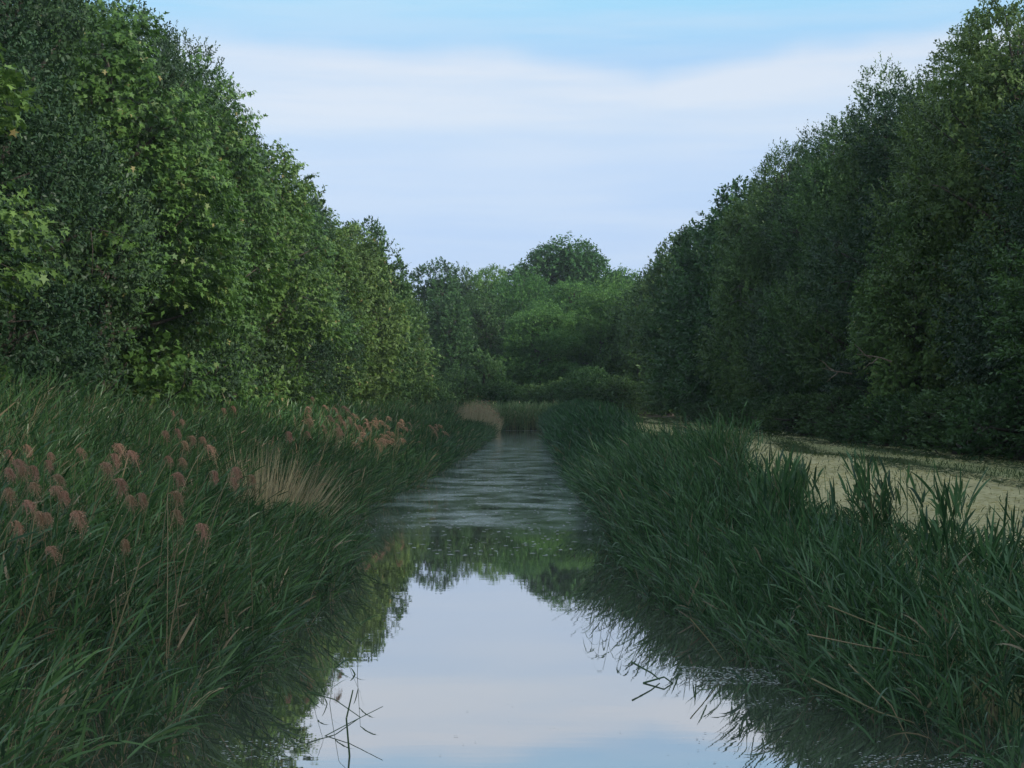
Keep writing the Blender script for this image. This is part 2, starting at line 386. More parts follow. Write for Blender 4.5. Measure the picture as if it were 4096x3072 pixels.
def make_crown(name, mat, H, R, shape, nshoot, tpl, size, per=12, shoot_len=.36, nl=80, lobe=(.5, .95), flat=1.0, z0=.35, style='oak', leaders=60, curl=.35):
    g = Geo()
    t = rng.uniform(0, 1, nl) ** .9
    zc = z0 + t * (H - z0 - .3)
    th = rng.uniform(0, 2 * math.pi, nl)
    rl = rng.uniform(*lobe, nl) * (1 - .35 * t)
    rr = np.maximum(profile(shape, t) * R - rl * .62, .05) * np.sqrt(rng.uniform(.3, 1.25, nl))
    C = np.stack([rr * np.cos(th), rr * np.sin(th), zc], 1)
    lt = rng.uniform(-.2, .2, nl)                       # whole boughs differ a little in leaf colour
    # shoots on the outer faces of the boughs
    need = nshoot; P = []; D = []; TN = []
    w = rl ** 2; w /= w.sum()
    while need > 0:
        k = need * 2
        q = rng.choice(nl, k, p=w)
        dd = nrm(rng.normal(size=(k, 3)))
        p = C[q] + dd * rl[q][:, None] * U(.72, 1.06, k)[:, None] * np.array([1, 1, flat])
        dist = np.linalg.norm((p[:, None] - C[None]) / np.array([1, 1, flat]), axis=2) / rl[None]
        dist[np.arange(k), q] = 9
        ok = (dist.min(1) > .80) | (rng.random(k) < .07)
        ok &= p[:, 2] > z0 * .5
        P.append(p[ok][:need]); D.append(dd[ok][:need]); TN.append(lt[q][ok][:need]); need -= len(P[-1])
    P = np.concatenate(P); D = np.concatenate(D); TN = np.concatenate(TN)
    out = P.copy(); out[:, 2] = 0; out = nrm(out)
    up = np.array([0, 0, 1.0])
    if style == 'oak':
        d = nrm(D * .7 + out * .35 + up * .55 + rng.normal(size=P.shape) * .28)
        L_ = U(.5, 1.25, len(P)) * shoot_len
        ld = leaders
        top = np.argsort(-(P[:, 2] + rng.normal(size=len(P)) * .6))[:ld]
        L_[top] = U(.22, .52, ld); d[top] = nrm(up * 1.0 + out[top] * .45 + rng.normal(size=(ld, 3)) * .22)
    elif style == 'maple':
        d = nrm(D * .5 + out * .8 + rng.normal(size=P.shape) * .3)
        L_ = U(.6, 1.3, len(P)) * shoot_len
    elif style == 'locust':
        d = nrm(D * np.array([1, 1, .3]) + out * .4 + rng.normal(size=P.shape) * .25)
        L_ = U(.7, 1.3, len(P)) * shoot_len
    else:
        d = nrm(D * .5 + up * .5 + rng.normal(size=P.shape) * .4)
        L_ = U(.6, 1.3, len(P)) * shoot_len
    tt = np.linspace(.18, 1.0, per)[None] + rng.uniform(-.04, .04, (len(P), per))
    B = P[:, None] + d[:, None] * (L_[:, None] * tt)[..., None]
    rad = nrm(np.cross(d[:, None], rng.normal(size=(len(P), per, 3))))
    rn = rng.normal(size=(len(P), per, 3))
    if style == 'oak':
        u = d[:, None] * (.35 + .7 * tt[..., None]) + rad * .95
        n = d[:, None] * .9 + up * .4 + rn * .35
    elif style == 'maple':
        u = out[:, None] * .55 + rad * .7 + np.array([0, 0, -.65]) + rn * .2
        n = out[:, None] * .75 + up * .75 + rn * .35
    elif style == 'locust':
        u = rad * 1.0 + d[:, None] * .5 + np.array([0, 0, -.25])
        n = up * 1.0 + rn * .35
    else:
        u = d[:, None] * .9 + rad * .7 + np.array([0, 0, -.1]); n = rn
    tone = np.clip(.45 + TN[:, None] + rng.normal(size=(len(P), 1)) * .15 + rng.normal(size=(len(P), per)) * .12, .02, .88)
    if style == 'maple':
        tone = np.where(rng.random(tone.shape) < .012, .97, tone)
    sz = size * U(.65, 1.2, B.shape[:2])
    polyleaves(g, B.reshape(-1, 3), u.reshape(-1, 3), n.reshape(-1, 3), sz.ravel(), tpl, tone.ravel(), 0, curl)
    # sparse inner leaves; the crown's inner shade is put into their darker tone
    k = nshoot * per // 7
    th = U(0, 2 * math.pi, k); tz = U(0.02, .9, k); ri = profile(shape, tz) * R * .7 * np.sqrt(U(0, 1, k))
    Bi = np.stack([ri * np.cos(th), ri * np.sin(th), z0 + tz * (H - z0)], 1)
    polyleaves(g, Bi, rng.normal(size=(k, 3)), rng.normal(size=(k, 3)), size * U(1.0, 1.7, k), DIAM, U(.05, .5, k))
    crown = g.mesh(name + '_crown', mat)
    # trunk and limbs
    g2 = Geo()
    n = 9; z = np.linspace(-.15, H * .86, n)
    wob = np.cumsum(rng.normal(size=(n, 2)) * .05, 0)
    TP = np.stack([wob[:, 0], wob[:, 1], z], 1)
    r0 = .10 + H * .012
    tube(g2, TP, np.interp(z, [-.15, .3, H * .86], [r0 * 1.35, r0, .02]), .5, 8)
    for q in rng.choice(nl, min(nl, 26), replace=False):
        zz = max(.5, C[q, 2] - U(.4, 1.4)); a = np.array([np.interp(zz, z, TP[:, 0]), np.interp(zz, z, TP[:, 1]), min(zz, H * .8)])
        e = C[q]; mid = (a + e) / 2 + np.array([0, 0, -.08]) + rng.normal(size=3) * .06
        s = np.linspace(0, 1, 5)[:, None]
        path = (1 - s) ** 2 * a + 2 * s * (1 - s) * mid + s ** 2 * e
        tube(g2, path, np.linspace(r0 * .38, .012, 5), .5, 5)
        for _ in range(2):
            e2 = e + nrm(rng.normal(size=3)) * rl[q] * .8
            tube(g2, np.stack([e, (e + e2) / 2 + rng.normal(size=3) * .03, e2]), [.014, .009, .004], .5, 4)
    trunk = g2.mesh(name + '_trunk', M['bark'], True)
    return crown, trunk, H

VAR = {}
for k in range(4):
    VAR['oak%d' % k] = make_crown('oak', M['oak'], 9, U(2.3, 2.6), 'hedge', 5600, OAK, .092, 12, .36, nl=54, lobe=(.5, 1.25))
for k in range(2):
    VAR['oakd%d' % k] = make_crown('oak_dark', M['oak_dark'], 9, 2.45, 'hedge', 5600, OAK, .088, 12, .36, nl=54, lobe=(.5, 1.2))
for k in range(3):
    VAR['maple%d' % k] = make_crown('maple', M['maple'], 9, 2.1, 'hedge', 3300, MAPLE, .122, 8, .42, nl=42, lobe=(.45, 1.1), style='maple', leaders=0)
VAR['willow0'] = make_crown('willow', M['willow'], 9, 2.0, 'round', 3600, NARROW, .15, 11, .5, nl=70, style='plain')
for k in range(3):
    VAR['far_oak%d' % k] = make_crown('far_oak', M['oak'], 9, 2.7, 'hedge', 2800, DIAM, .19, 9, .50, nl=52, lobe=(.6, 1.3), leaders=40)
for k in range(2):
    VAR['far_maple%d' % k] = make_crown('far_maple', M['maple'], 9, 2.4, 'hedge', 1900, MAPLE, .21, 7, .4, nl=70, style='maple')
for k in range(3):
    VAR['locust%d' % k] = make_crown('locust', M['locust'], 10, 3.2, 'round', 3600, DIAM, .18, 10, .6, nl=52, lobe=(.7, 1.35), flat=.5, z0=.6, style='locust')
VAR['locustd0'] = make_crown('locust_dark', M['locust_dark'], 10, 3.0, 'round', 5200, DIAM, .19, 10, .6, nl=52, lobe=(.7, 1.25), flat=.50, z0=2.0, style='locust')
for k in range(2):
    VAR['bush%d' % k] = make_crown('bush', M['bush'], 1.4, .85, 'dome', 620, OAK, .075, 9, .2, nl=26, lobe=(.22, .42), z0=.08, style='plain')
for k in range(2):
    VAR['far_bush%d' % k] = make_crown('far_bush', M['far_bush'], 3.2, 1.9, 'dome', 1300, DIAM, .15, 8, .35, nl=34, lobe=(.4, .8), z0=.15, style='plain')

def place(kind, var, x, d, top, rs=1.0, label=None, cat='tree', group=None, rz=None):
    crown, trunk, H = VAR[var]
    z = float(ground(x, d))
    t = empty(kind, (x, d, z))
    zs = (top - z) / H
    t.scale = (rs, rs, zs)
    t.rotation_euler = (0, 0, U(0, 6.28) if rz is None else rz)
    tag(t, label, cat, group)
    link('trunk', trunk, t); link('crown', crown, t)
    return t

# skyline of the photograph as (x, y) in its own 2212 px frame: gives each tree its height
SKY_L = ([0, 330, 400, 465, 500, 560, 610, 650, 700, 760, 800, 850, 900, 960], [-330, 0, 60, 130, 205, 275, 360, 400, 465, 465, 500, 575, 590, 600])
SKY_R = ([1370, 1400, 1430, 1480, 1540, 1600, 1650, 1700, 1760, 1830, 1850, 1950, 2040, 2090, 2130, 2212], [625, 600, 560, 505, 480, 415, 365, 325, 285, 245, 185, 158, 150, 80, 40, -30])
def top_for(x, d, tbl):
    px = 1140 + FPX * x / d
    px = min(max(px, tbl[0][0]), tbl[0][-1])
    return EYE + (870 - np.interp(px, *tbl)) / FPX * d

ORD = ['nearest', 'second', 'third', 'fourth', 'fifth', 'sixth', 'seventh', 'eighth', 'ninth', 'tenth', 'eleventh', 'twelfth', 'thirteenth', 'fourteenth',
       'fifteenth', 'sixteenth', 'seventeenth', 'eighteenth', 'nineteenth', 'twentieth', 'twenty-first', 'twenty-second', 'twenty-third', 'twenty-fourth']
def od(i): return ORD[i]

def build_trees():
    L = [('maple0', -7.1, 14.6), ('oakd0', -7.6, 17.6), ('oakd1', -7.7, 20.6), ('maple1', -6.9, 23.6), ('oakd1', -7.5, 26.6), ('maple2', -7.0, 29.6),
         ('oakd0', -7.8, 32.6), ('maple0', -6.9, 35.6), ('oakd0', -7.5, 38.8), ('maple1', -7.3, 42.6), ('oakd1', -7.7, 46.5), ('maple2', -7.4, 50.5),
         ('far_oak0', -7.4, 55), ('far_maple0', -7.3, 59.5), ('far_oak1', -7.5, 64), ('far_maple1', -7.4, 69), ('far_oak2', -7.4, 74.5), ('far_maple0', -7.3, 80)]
    im = io = 0
    for v, x, d in L:
        top = top_for(x, d, SKY_L)
        if 'maple' in v:
            lab = f'bright green large-leaved maple, {od(im)} maple from the near end of the left row'; im += 1; kd = 'maple_tree'; g = 'maples in the tree row on the left bank'
        else:
            lab = f'dark green small-leaved oak, {od(io)} oak from the near end of the left row'; io += 1; kd = 'oak_tree'; g = 'oaks in the tree row on the left bank'
        place(kd, v, x + U(-.15, .15), d, EYE + (top - EYE) * U(.88, 1.0) * (.95 if d < 46 else .98), (0.86 if 'maple' in v else .80), lab, group=g)
    place('willow_tree', 'willow0', -10.2, 47, EYE + (870 - 275) / FPX * 47, 1.0, 'greyish narrow-leaved tree rising behind the oaks on the left skyline')
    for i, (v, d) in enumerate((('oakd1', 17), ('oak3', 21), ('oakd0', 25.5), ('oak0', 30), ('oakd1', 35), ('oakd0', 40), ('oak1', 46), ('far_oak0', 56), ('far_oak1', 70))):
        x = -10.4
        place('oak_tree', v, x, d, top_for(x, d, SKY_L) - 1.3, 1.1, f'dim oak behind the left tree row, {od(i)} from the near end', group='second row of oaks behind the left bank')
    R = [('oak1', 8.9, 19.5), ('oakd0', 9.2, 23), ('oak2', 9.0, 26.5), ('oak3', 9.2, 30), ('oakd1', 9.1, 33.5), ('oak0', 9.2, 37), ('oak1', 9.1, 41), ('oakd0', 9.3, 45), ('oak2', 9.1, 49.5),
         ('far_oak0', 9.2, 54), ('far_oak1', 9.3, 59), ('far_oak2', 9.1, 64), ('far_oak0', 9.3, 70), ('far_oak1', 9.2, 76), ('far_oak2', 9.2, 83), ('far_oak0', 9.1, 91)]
    for i, (v, x, d) in enumerate(R):
        t = place('oak_tree', v, x, d, EYE + (top_for(x, d, SKY_R) - EYE) * U(.91, .98), U(.80, .94) * (1.2 if d > 58 else 1), f'dark green oak beyond the mown strip, {od(i)} from the near end of the row', group='oaks in the tree row on the right bank')
        if i in (2, 3):
            g = Geo(); a = np.array([-2.0, 0, 0])
            for (sx, sy, sz, ex, ey, ez) in ((0, 0, 0, -.75, -.05, .12), (-.3, 0, .03, -.62, .0, -.16), (-.45, 0, .05, -.8, .0, .3)):
                tube(g, np.linspace((sx, sy, sz), (ex, ey, ez), 4) + rng.normal(size=(4, 3)) * .015, [.018, .014, .010, .005], .5, 5)
            br = link('dead_branch', g.mesh('dead_branch', M['deadwood'], True), t)
            br['label'] = 'bare pale dead branch'
            s = t.scale; rz = t.rotation_euler.z
            wx, wz = (6.75, 1.6 + (870 - 800) / FPX * d * .9) if i == 3 else (6.7, 1.6 + 100 / FPX * d * .9)
            rel = Vector((wx - x, -.3, wz - t.location.z)); rel.rotate(__import__('mathutils').Euler((0, 0, -rz)))
            br.location = (rel.x / s.x, rel.y / s.y, rel.z / s.z); br.rotation_euler = (0, 0, -rz); br.scale = (1, 1, 1 / s.z)
    for i, (v, d) in enumerate((('oakd0', 21), ('oakd1', 25.5), ('oak3', 30), ('oakd0', 35), ('oakd1', 41), ('far_oak0', 49), ('far_oak1', 60), ('far_oak2', 74))):
        x = 12.2
        place('oak_tree', v, x, d, top_for(x, d, SKY_R) - 1.6, 1.15, f'dim oak behind the right tree row, {od(i)} from the near end', group='second row of oaks behind the right bank')
    # unseen oaks carry the right row past the camera, added to shade the canal
    for i, (v, d) in enumerate((('oak3', 15), ('oakd1', 10.5), ('oak1', 6), ('oak2', 1), ('oakd0', -4), ('oak0', -9.5))):
        place('oak_tree', v, 9.3, d, 9.6, 1.0, f'unseen oak added past the camera for shade, {od(i)} towards the back', group='unseen oaks added past the camera to shade the canal')
    place('maple_tree', 'maple1', 7.75, 28.5, EYE + (870 - 440) / FPX * 28.5, .5, 'slim bright maple sapling standing out in front of the dark right-hand oaks')
    place('maple_tree', 'maple2', 9.3, 28.0, EYE + (870 - 45) / FPX * 28.0, .8, 'yellow-green maple top between the two tallest oaks on the right')
    # wood across the end of the canal
    def far(kind, v, px, ytop, d, rs, label, group='trees closing the far end of the canal'):
        place(kind, v, (px - 1140) / FPX * d, d, EYE + (870 - ytop) / FPX * d, rs, label, group=group)
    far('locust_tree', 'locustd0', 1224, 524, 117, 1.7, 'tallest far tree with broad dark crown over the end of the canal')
    far('oak_tree', 'far_oak0', 1000, 580, 116, 1.0, 'dark round far tree left of the tallest crown')
    far('oak_tree', 'far_oak1', 938, 580, 106, 1.15, 'pale hazy far tree where the left row ends')
    far('locust_tree', 'locust1', 1062, 580, 112, .85, 'slender light far tree with ragged top left of the tallest crown')
    far('locust_tree', 'locust0', 1130, 592, 108, 1.05, 'bright green far tree in front of and left of the tallest crown')
    far('locust_tree', 'locust2', 1340, 582, 113, 1.0, 'light green far tree right of the tallest crown')
    far('locust_tree', 'locust1', 1235, 612, 104, 1.1, 'broad bright green far tree directly below the tallest crown')
    far('locust_tree', 'locust0', 1300, 620, 100, .9, 'mid green far tree low at the right of the canal end')
    far('locust_tree', 'locust2', 1170, 650, 97, .85, 'rounded mid green tree in the centre of the canal end')
    far('oak_tree', 'far_oak2', 1040, 640, 101, .95, 'dark green far tree beside the last maple of the left row')
    far('oak_tree', 'far_oak1', 965, 650, 95, .95, 'shaded far tree behind the left reeds at the canal end')
    far('oak_tree', 'far_oak0', 1395, 610, 104, 1.0, 'dark far tree joining the right row to the canal end')
    far('oak_tree', 'far_oak1', 1378, 640, 97, 1.0, 'green far tree stepping down from the end of the right row')
    far('oak_tree', 'far_oak2', 1190, 620, 128, 1.6, 'large dim tree deep behind the canal end', None)
    far('oak_tree', 'far_oak1', 1060, 640, 130, 1.6, 'large dim tree deep behind the left of the canal end', None)
    far('oak_tree', 'far_oak0', 1310, 640, 130, 1.6, 'large dim tree deep behind the right of the canal end', None)
    fb = [(985, 800, 90, 'dark leafy bush behind the straw-coloured reeds'), (1085, 830, 92, 'dark round bush at the left end of the canal head'),
          (1040, 770, 93, 'tall dark bush left of the canal head under the far trees'), (1150, 835, 93, 'dim bush in the middle of the canal head'), (1215, 825, 92, 'dark bush behind the right of the canal head'),
          (1275, 800, 90, 'light green bush behind the tall right reeds'), (1335, 820, 88, 'dark bush where the mown strip ends'), (915, 800, 86, 'dark bush under the last maples of the left row')]
    for i, (px, y, d, lab) in enumerate(fb):
        place('bush', 'far_bush%d' % (i % 2), (px - 1140) / FPX * d, d, EYE + (870 - y) / FPX * d, 1.0, lab, 'bush', 'bushes at the head of the canal')
    # undergrowth at the foot of the right row
    for i, d in enumerate((20.5, 22.6, 25, 27.3, 29.8, 32.6, 36, 40, 44.5, 50, 57)):
        place('bush', 'bush%d' % (i % 2), 7.0 + U(-.25, .3), d, .76 + U(.6, 1.25), U(.9, 1.25), f'low dark bush at the foot of the right oaks, {od(i)} from the near end', 'bush', 'undergrowth at the foot of the right-hand oaks')
    for i, d in enumerate((15.5, 19, 23, 27.5, 32, 38)):
        place('bush', 'bush%d' % (i % 2), -6.2 + U(-.25, .2), d, U(1.3, 1.75), U(1.0, 1.3), f'shaded bush behind the left reeds under the trees, {od(i)} from the near end', 'bush', 'undergrowth behind the left reeds')

# ------------------------------------------------------------------ reeds
def reed_stems(g, x, d, z, top, lean, nleaf, segs, wind, leafL=.30, leafW=.018, dryfrac=.05, stemw=.006, spiky=.5, tan=.15, openk=1.0):
    N = len(x); base = np.stack([x, d, z - .04], 1); h = np.maximum(top - z, .15)
    lean = lean + .13 * np.stack([clumpy(x, d, 1.1, 9), clumpy(x, d, 1.3, 12)], 1)
    stone = np.clip(rng.normal(.42, .20, N), .03, .84); dry = rng.random(N) < dryfrac
    ln = lean * h[:, None]                       # horizontal offset of the tip
    t = np.linspace(0, 1, 5)
    bend = np.concatenate([ln, np.zeros((N, 1))], 1)
    up = np.array([0, 0, 1.0])
    C = base[:, None] + h[:, None, None] * t[None, :, None] * up + bend[:, None] * (t[None, :, None] ** 1.7)
    a = U(0, math.pi, N); side = np.stack([np.cos(a), np.sin(a), np.zeros(N)], 1)
    w = (stemw * np.array([1, .95, .85, .6, .2]))[None, :] * np.ones((N, 1))
    V = np.stack([C - side[:, None] * w[..., None] * .5, C + side[:, None] * w[..., None] * .5], 2)
    i = np.arange(N)[:, None] * 10 + np.arange(4)[None] * 2
    g.add(V.reshape(-1, 3), np.stack([i, i + 1, i + 3, i + 2], -1).reshape(-1, 4), np.repeat(np.where(dry | (rng.random(N) < tan), .97, stone), 10))
    # leaves
    for k in range(nleaf):
        f = (k + .7 + U(-.25, .25, N)) / (nleaf + .3); f = np.clip(.12 + .88 * f, 0, 1)
        P = base + h[:, None] * f[:, None] * up + bend * (f[:, None] ** 1.7)
        tang = nrm(h[:, None] * up + bend * 1.7 * (f[:, None] ** .7))
        az = U(0, 2 * math.pi, N); rad = np.stack([np.cos(az), np.sin(az), np.zeros(N)], 1)
        open_ = np.interp(f, [.2, .75, 1], [.95, .75, .22 + .2 * (1 - spiky)])[:, None] * openk
        dirn = tang * (1.0) + rad * open_ + wind[None] * (open_ * 1.0)
        Lk = leafL * U(.5, 1.35, N) * np.interp(f, [.1, .5, .85, 1], [.7, 1.05, 1.0, .75])
        dr = np.interp(f, [.1, .8, 1], [.42, .22, .07]) * U(.1, 1.9, N)
        keep = rng.random(N) < np.interp(f, [.1, .4, .7, 1], [.25, .6, .95, 1.0])
        keep &= ~(dry & (rng.random(N) < .7))
        tn = np.where(dry, .96, np.clip(stone + rng.normal(size=N) * .20, .02, .85))
        tn = np.where(rng.random(N) < .006 + .02 * (f < .4), .95, tn)
        q = keep
        ribbons(g, P[q], dirn[q], Lk[q], (leafW * U(.6, 1.6, N))[q], dr[q], segs, tn[q])

def clumpy(x, d, s=1.0, seed=0):
    return (np.sin(x * 3.1 * s + d * 1.3 * s + seed) * np.sin(d * 2.3 * s - x * .9 * s + seed * 2) + .6 * np.sin(x * 6.3 * s + seed) * np.cos(d * 5.1 * s))

def left_top(w, d):
    near = np.interp(w, [0, .5, .9, 1.9, 2.7, 3.3, 4], [.34, .50, .68, 1.02, 1.52, 1.90, 2.02])
    far = np.interp(w, [0, .5, 1.0, 2.0, 3.0, 4], [.42, .62, .82, 1.12, 1.50, 1.62])
    k = np.interp(d, [14, 20], [0, 1])
    return near * (1 - k) + far * k
def right_top(w, d):
    crest = np.interp(d, [4, 6, 9, 12, 13.5, 16, 19.5, 24, 28, 36, 60, 82], [.50, .64, .76, .66, .84, 1.28, 1.22, .56, .50, 1.36, 1.60, 1.56])
    return crest * np.interp(w, [0, .3, .7, 1.2, 2.2], [.50, .68, .88, 1.0, 1.0])

def build_reeds():
    def scatter(n, side, d0, d1, wmax, power=1.0):
        d = U(d0, d1, n)
        w = wmax(d) * rng.random(n) ** power
        return d, w
    # left bank, near
    d, w = scatter(11500, 'L', 4.2, 25, lambda d: 3.45 + 0 * d)
    w = w + .02
    x = XL(d) - w
    ok = (x > -d * .40 - .8) & ~((np.abs(x + 3.0) < .50) & (np.abs(d - 16.6) < 1.1))
    ok &= (w > .35) | (clumpy(x, d) > -.1)
    x, d, w = x[ok], d[ok], w[ok]
    z = ground(x, d)
    top = left_top(w, d) + .11 * clumpy(x, d) + rng.normal(size=len(x)) * .085
    lodged = (np.abs(x / d + .182) < .034) & (d < 16.3) & (d > 8)         # reeds are beaten low in front of the dry fan
    top = np.where(lodged, np.minimum(top, EYE - .063 * d - .14 + rng.normal(size=len(x)) * .03), top)
    n_ = 260; sd_ = U(6.0, 15, n_); sx_ = XL(sd_) + U(-.1, .30, n_); x = np.concatenate([x, sx_]); d = np.concatenate([d, sd_]); w = np.concatenate([w, np.full(n_, .1)])
    z = np.concatenate([z, np.full(n_, -.05)]); top = np.concatenate([top, U(.10, .42, n_)])
    g = Geo()
    lean = np.stack([np.interp(w, [0, 1, 3], [.30, .22, .06]) + rng.normal(size=len(x)) * .22, rng.normal(size=len(x)) * .12 - .03], 1)
    reed_stems(g, x, d, z, top, lean, 10, 4, np.array([.26, -.05, 0]), .23, .0100, .06, .0065, tan=.36)
    tag(link('reed_bed', g.mesh('reed_bed_left_near', M['reed_l'])), 'dense green reeds leaning right along the near left bank', 'reeds', kind='stuff')
    # left bank, far
    d, w = scatter(13500, 'L', 25, END + 1, lambda d: 3.4 + 0 * d)
    x = XL(d) - w + .1
    ok = ~((d > 64) & (d < 80) & (w < 1.9)); x, d, w = x[ok], d[ok], w[ok]
    z = ground(x, d); top = left_top(w, d) + .09 * clumpy(x, d, .5, 2) + rng.normal(size=len(x)) * .1
    low_ = (x / d > -.052) & (d < 66); top = np.where(low_, np.minimum(top, EYE - .0105 * d - .15 + rng.normal(size=len(x)) * .05), top)
    g = Geo()
    lean = np.stack([np.interp(w, [0, 1, 3], [.30, .2, .1]) + rng.normal(size=len(x)) * .12, rng.normal(size=len(x)) * .1], 1)
    reed_stems(g, x, d, z, top, lean, 7, 2, np.array([.30, -.05, 0]), .27, .017, .12, .009, tan=.3)
    tag(link('reed_bed', g.mesh('reed_bed_left_far', M['reed_l'])), 'hazy green reeds receding along the far left bank', 'reeds', kind='stuff')
    # right bank, near
    d, w = scatter(11500, 'R', 4.2, 25, lambda d: np.interp(d, [4, 9, 12, 14, 25], [1.9, 1.75, 1.55, 1.38, 1.3]))
    x = XR(d) + w - .1
    ok = (x < d * .40 + .8) & ((w > .3) | (clumpy(x, d, 1, 1) > -.1))
    ok &= (d > 6.8) | (w > .35)
    x, d, w = x[ok], d[ok], w[ok]
    z = ground(x, d)
    wm = np.interp(d, [4, 9, 12, 14, 25], [1.9, 1.75, 1.55, 1.38, 1.3])
    top = right_top(w, d) - .04 + .19 * clumpy(x, d, 1.2, 4) + rng.normal(size=len(x)) * .09
    thin = (w > wm - .78) & (d < 13.0)
    top = np.where(thin, z + U(.03, .16, len(x)) + np.where(clumpy(x, d, 1.6, 5) > .85, .2, 0), top); top = np.maximum(top, z + .16)
    keep = ~thin | (rng.random(len(x)) < .6); x, d, w, z, top = x[keep], d[keep], w[keep], z[keep], top[keep]
    # tight spiky tufts standing against the mown strip
    tx, td, tt = [], [], []
    for k in range(30):
        cd = U(6.6, 13.4); cw = np.interp(cd, [4, 9, 12, 14], [1.9, 1.75, 1.6, 1.5]) - U(.0, .75); m_ = rng.integers(4, 11)
        tx.append(XR(cd) + cw + rng.normal(size=m_) * .06); td.append(cd + rng.normal(size=m_) * .07); tt.append(np.interp(cd, [6, 9, 13], [.88, 1.02, 1.04]) + U(-.14, .06) + rng.normal(size=m_) * .07)
    tx, td, tt = map(np.concatenate, (tx, td, tt))
    # sparse shoots in the shallows
    n_ = 240; sd_ = U(5.6, 15, n_); sx_ = XR(sd_) - U(-.1, .28, n_); x = np.concatenate([x, sx_]); d = np.concatenate([d, sd_]); w = np.concatenate([w, np.full(n_, .1)])
    z = np.concatenate([z, np.full(n_, -.05)]); top = np.concatenate([top, U(.08, .36, n_)])
    g = Geo()
    lean = np.stack([-np.interp(w, [0, .7, 1.6], [.26, .12, .0]) + rng.normal(size=len(x)) * .21, rng.normal(size=len(x)) * .13 - .02], 1)
    reed_stems(g, x, d, z, top, lean, 11, 4, np.array([-.08, -.06, 0]), .19, .0095, .03, spiky=1.0, tan=.2)
    reed_stems(g, tx, td, ground(tx, td), tt, rng.normal(size=(len(tx), 2)) * .10 + np.array([-.03, 0]), 8, 4, np.array([-.03, 0, 0]), .26, .017, .02, openk=.42, tan=.2)
    tag(link('reed_bed', g.mesh('reed_bed_right_near', M['reed_r'])), 'dark blue-green reeds with spiky tips on the near right bank', 'reeds', kind='stuff')
    # right bank, far
    d, w = scatter(10500, 'R', 25, END + 1, lambda d: 1.75 + 0 * d)
    x = XR(d) + w - .1
    z = ground(x, d); top = right_top(w, d) + .08 * clumpy(x, d, .5, 3) + rng.normal(size=len(x)) * .09
    top = np.maximum(top, z + .3)
    g = Geo()
    lean = np.stack([-np.interp(w, [0, .7, 1.6], [.3, .18, .03]) + rng.normal(size=len(x)) * .12, rng.normal(size=len(x)) * .1], 1)
    reed_stems(g, x, d, z, top, lean, 7, 2, np.array([-.12, -.1, 0]), .25, .017, .02, .009, spiky=.9, tan=.1)
    tag(link('reed_bed', g.mesh('reed_bed_right_far', M['reed_r'])), 'dark blue-green reeds in a tall mound along the far right bank', 'reeds', kind='stuff')
    # reeds across the canal head
    n = 2600; x = U(-3.6, 4.2, n); d = U(END - .2, END + 4.5, n); z = np.maximum(ground(x, d), -.1)
    top = 1.40 + .12 * clumpy(x, d, .8, 6) + rng.normal(size=n) * .12
    g = Geo()
    reed_stems(g, x, d, z, top, rng.normal(size=(n, 2)) * .12, 7, 2, np.array([.1, -.1, 0]), .34, .03, .16, .014)
    tag(link('reed_bed', g.mesh('reed_bed_head', M['reed_head'])), 'pale green reeds closing the head of the canal', 'reeds', kind='stuff')

# plumes
def plume_mesh(name, L=.20, n=110, droop=1.0, w=.0042):
    g = Geo(); t = rng.random(n) ** .8
    ax = np.stack([t * L * .55, 0 * t, L * .28 * np.sin(t * 2.6) - t * t * L * .35], 1)     # rachis arches towards +x
    th = U(0, 2 * math.pi, n)
    dr = np.stack([.55 + .4 * np.cos(th), .55 * np.sin(th), .10 + .4 * np.sin(th * 1.7)], 1)
    ribbons(g, ax, dr, L * U(.35, .62, n), np.full(n, w) * U(.7, 1.6, n), U(.7, 1.3, n) * droop, 3, np.clip(rng.normal(.5, .22, n), .02, .86), w0=.7)
    # seed tufts along the strands
    k = int(n * 1.2); q = rng.integers(0, n, k); s = U(.35, 1.0, k)
    ll = (L * .5)
    pts = ax[q] + nrm(dr)[q] * (ll * s)[:, None] + np.array([0, 0, -1.0]) * (ll * droop * s ** 2.2)[:, None] + rng.normal(size=(k, 3)) * .004
    polyleaves(g, pts, rng.normal(size=(k, 3)) + np.array([0, 0, -1.2]), rng.normal(size=(k, 3)), U(.008, .016, k), NARROW if False else DIAM, np.clip(rng.normal(.5, .25, k), .02, .86))
    return g.mesh(name, M['plume'])

def stem_mesh(name, base, tip, sag, r=.0035, leaves=3, mat='cane', wind=1):
    g = Geo(); base = np.asarray(base, float); tip = np.asarray(tip, float)
    mid = base + (tip - base) * .5 + np.array([-(tip[0] - base[0]) * sag, 0, (tip[2] - base[2]) * .12])
    s = np.linspace(0, 1, 9)[:, None]
    P = (1 - s) ** 2 * base + 2 * s * (1 - s) * mid + s ** 2 * tip
    tube(g, P, np.linspace(r, r * .55, 9), U(.2, .7), 5)
    return g.mesh(name, M[mat], True)

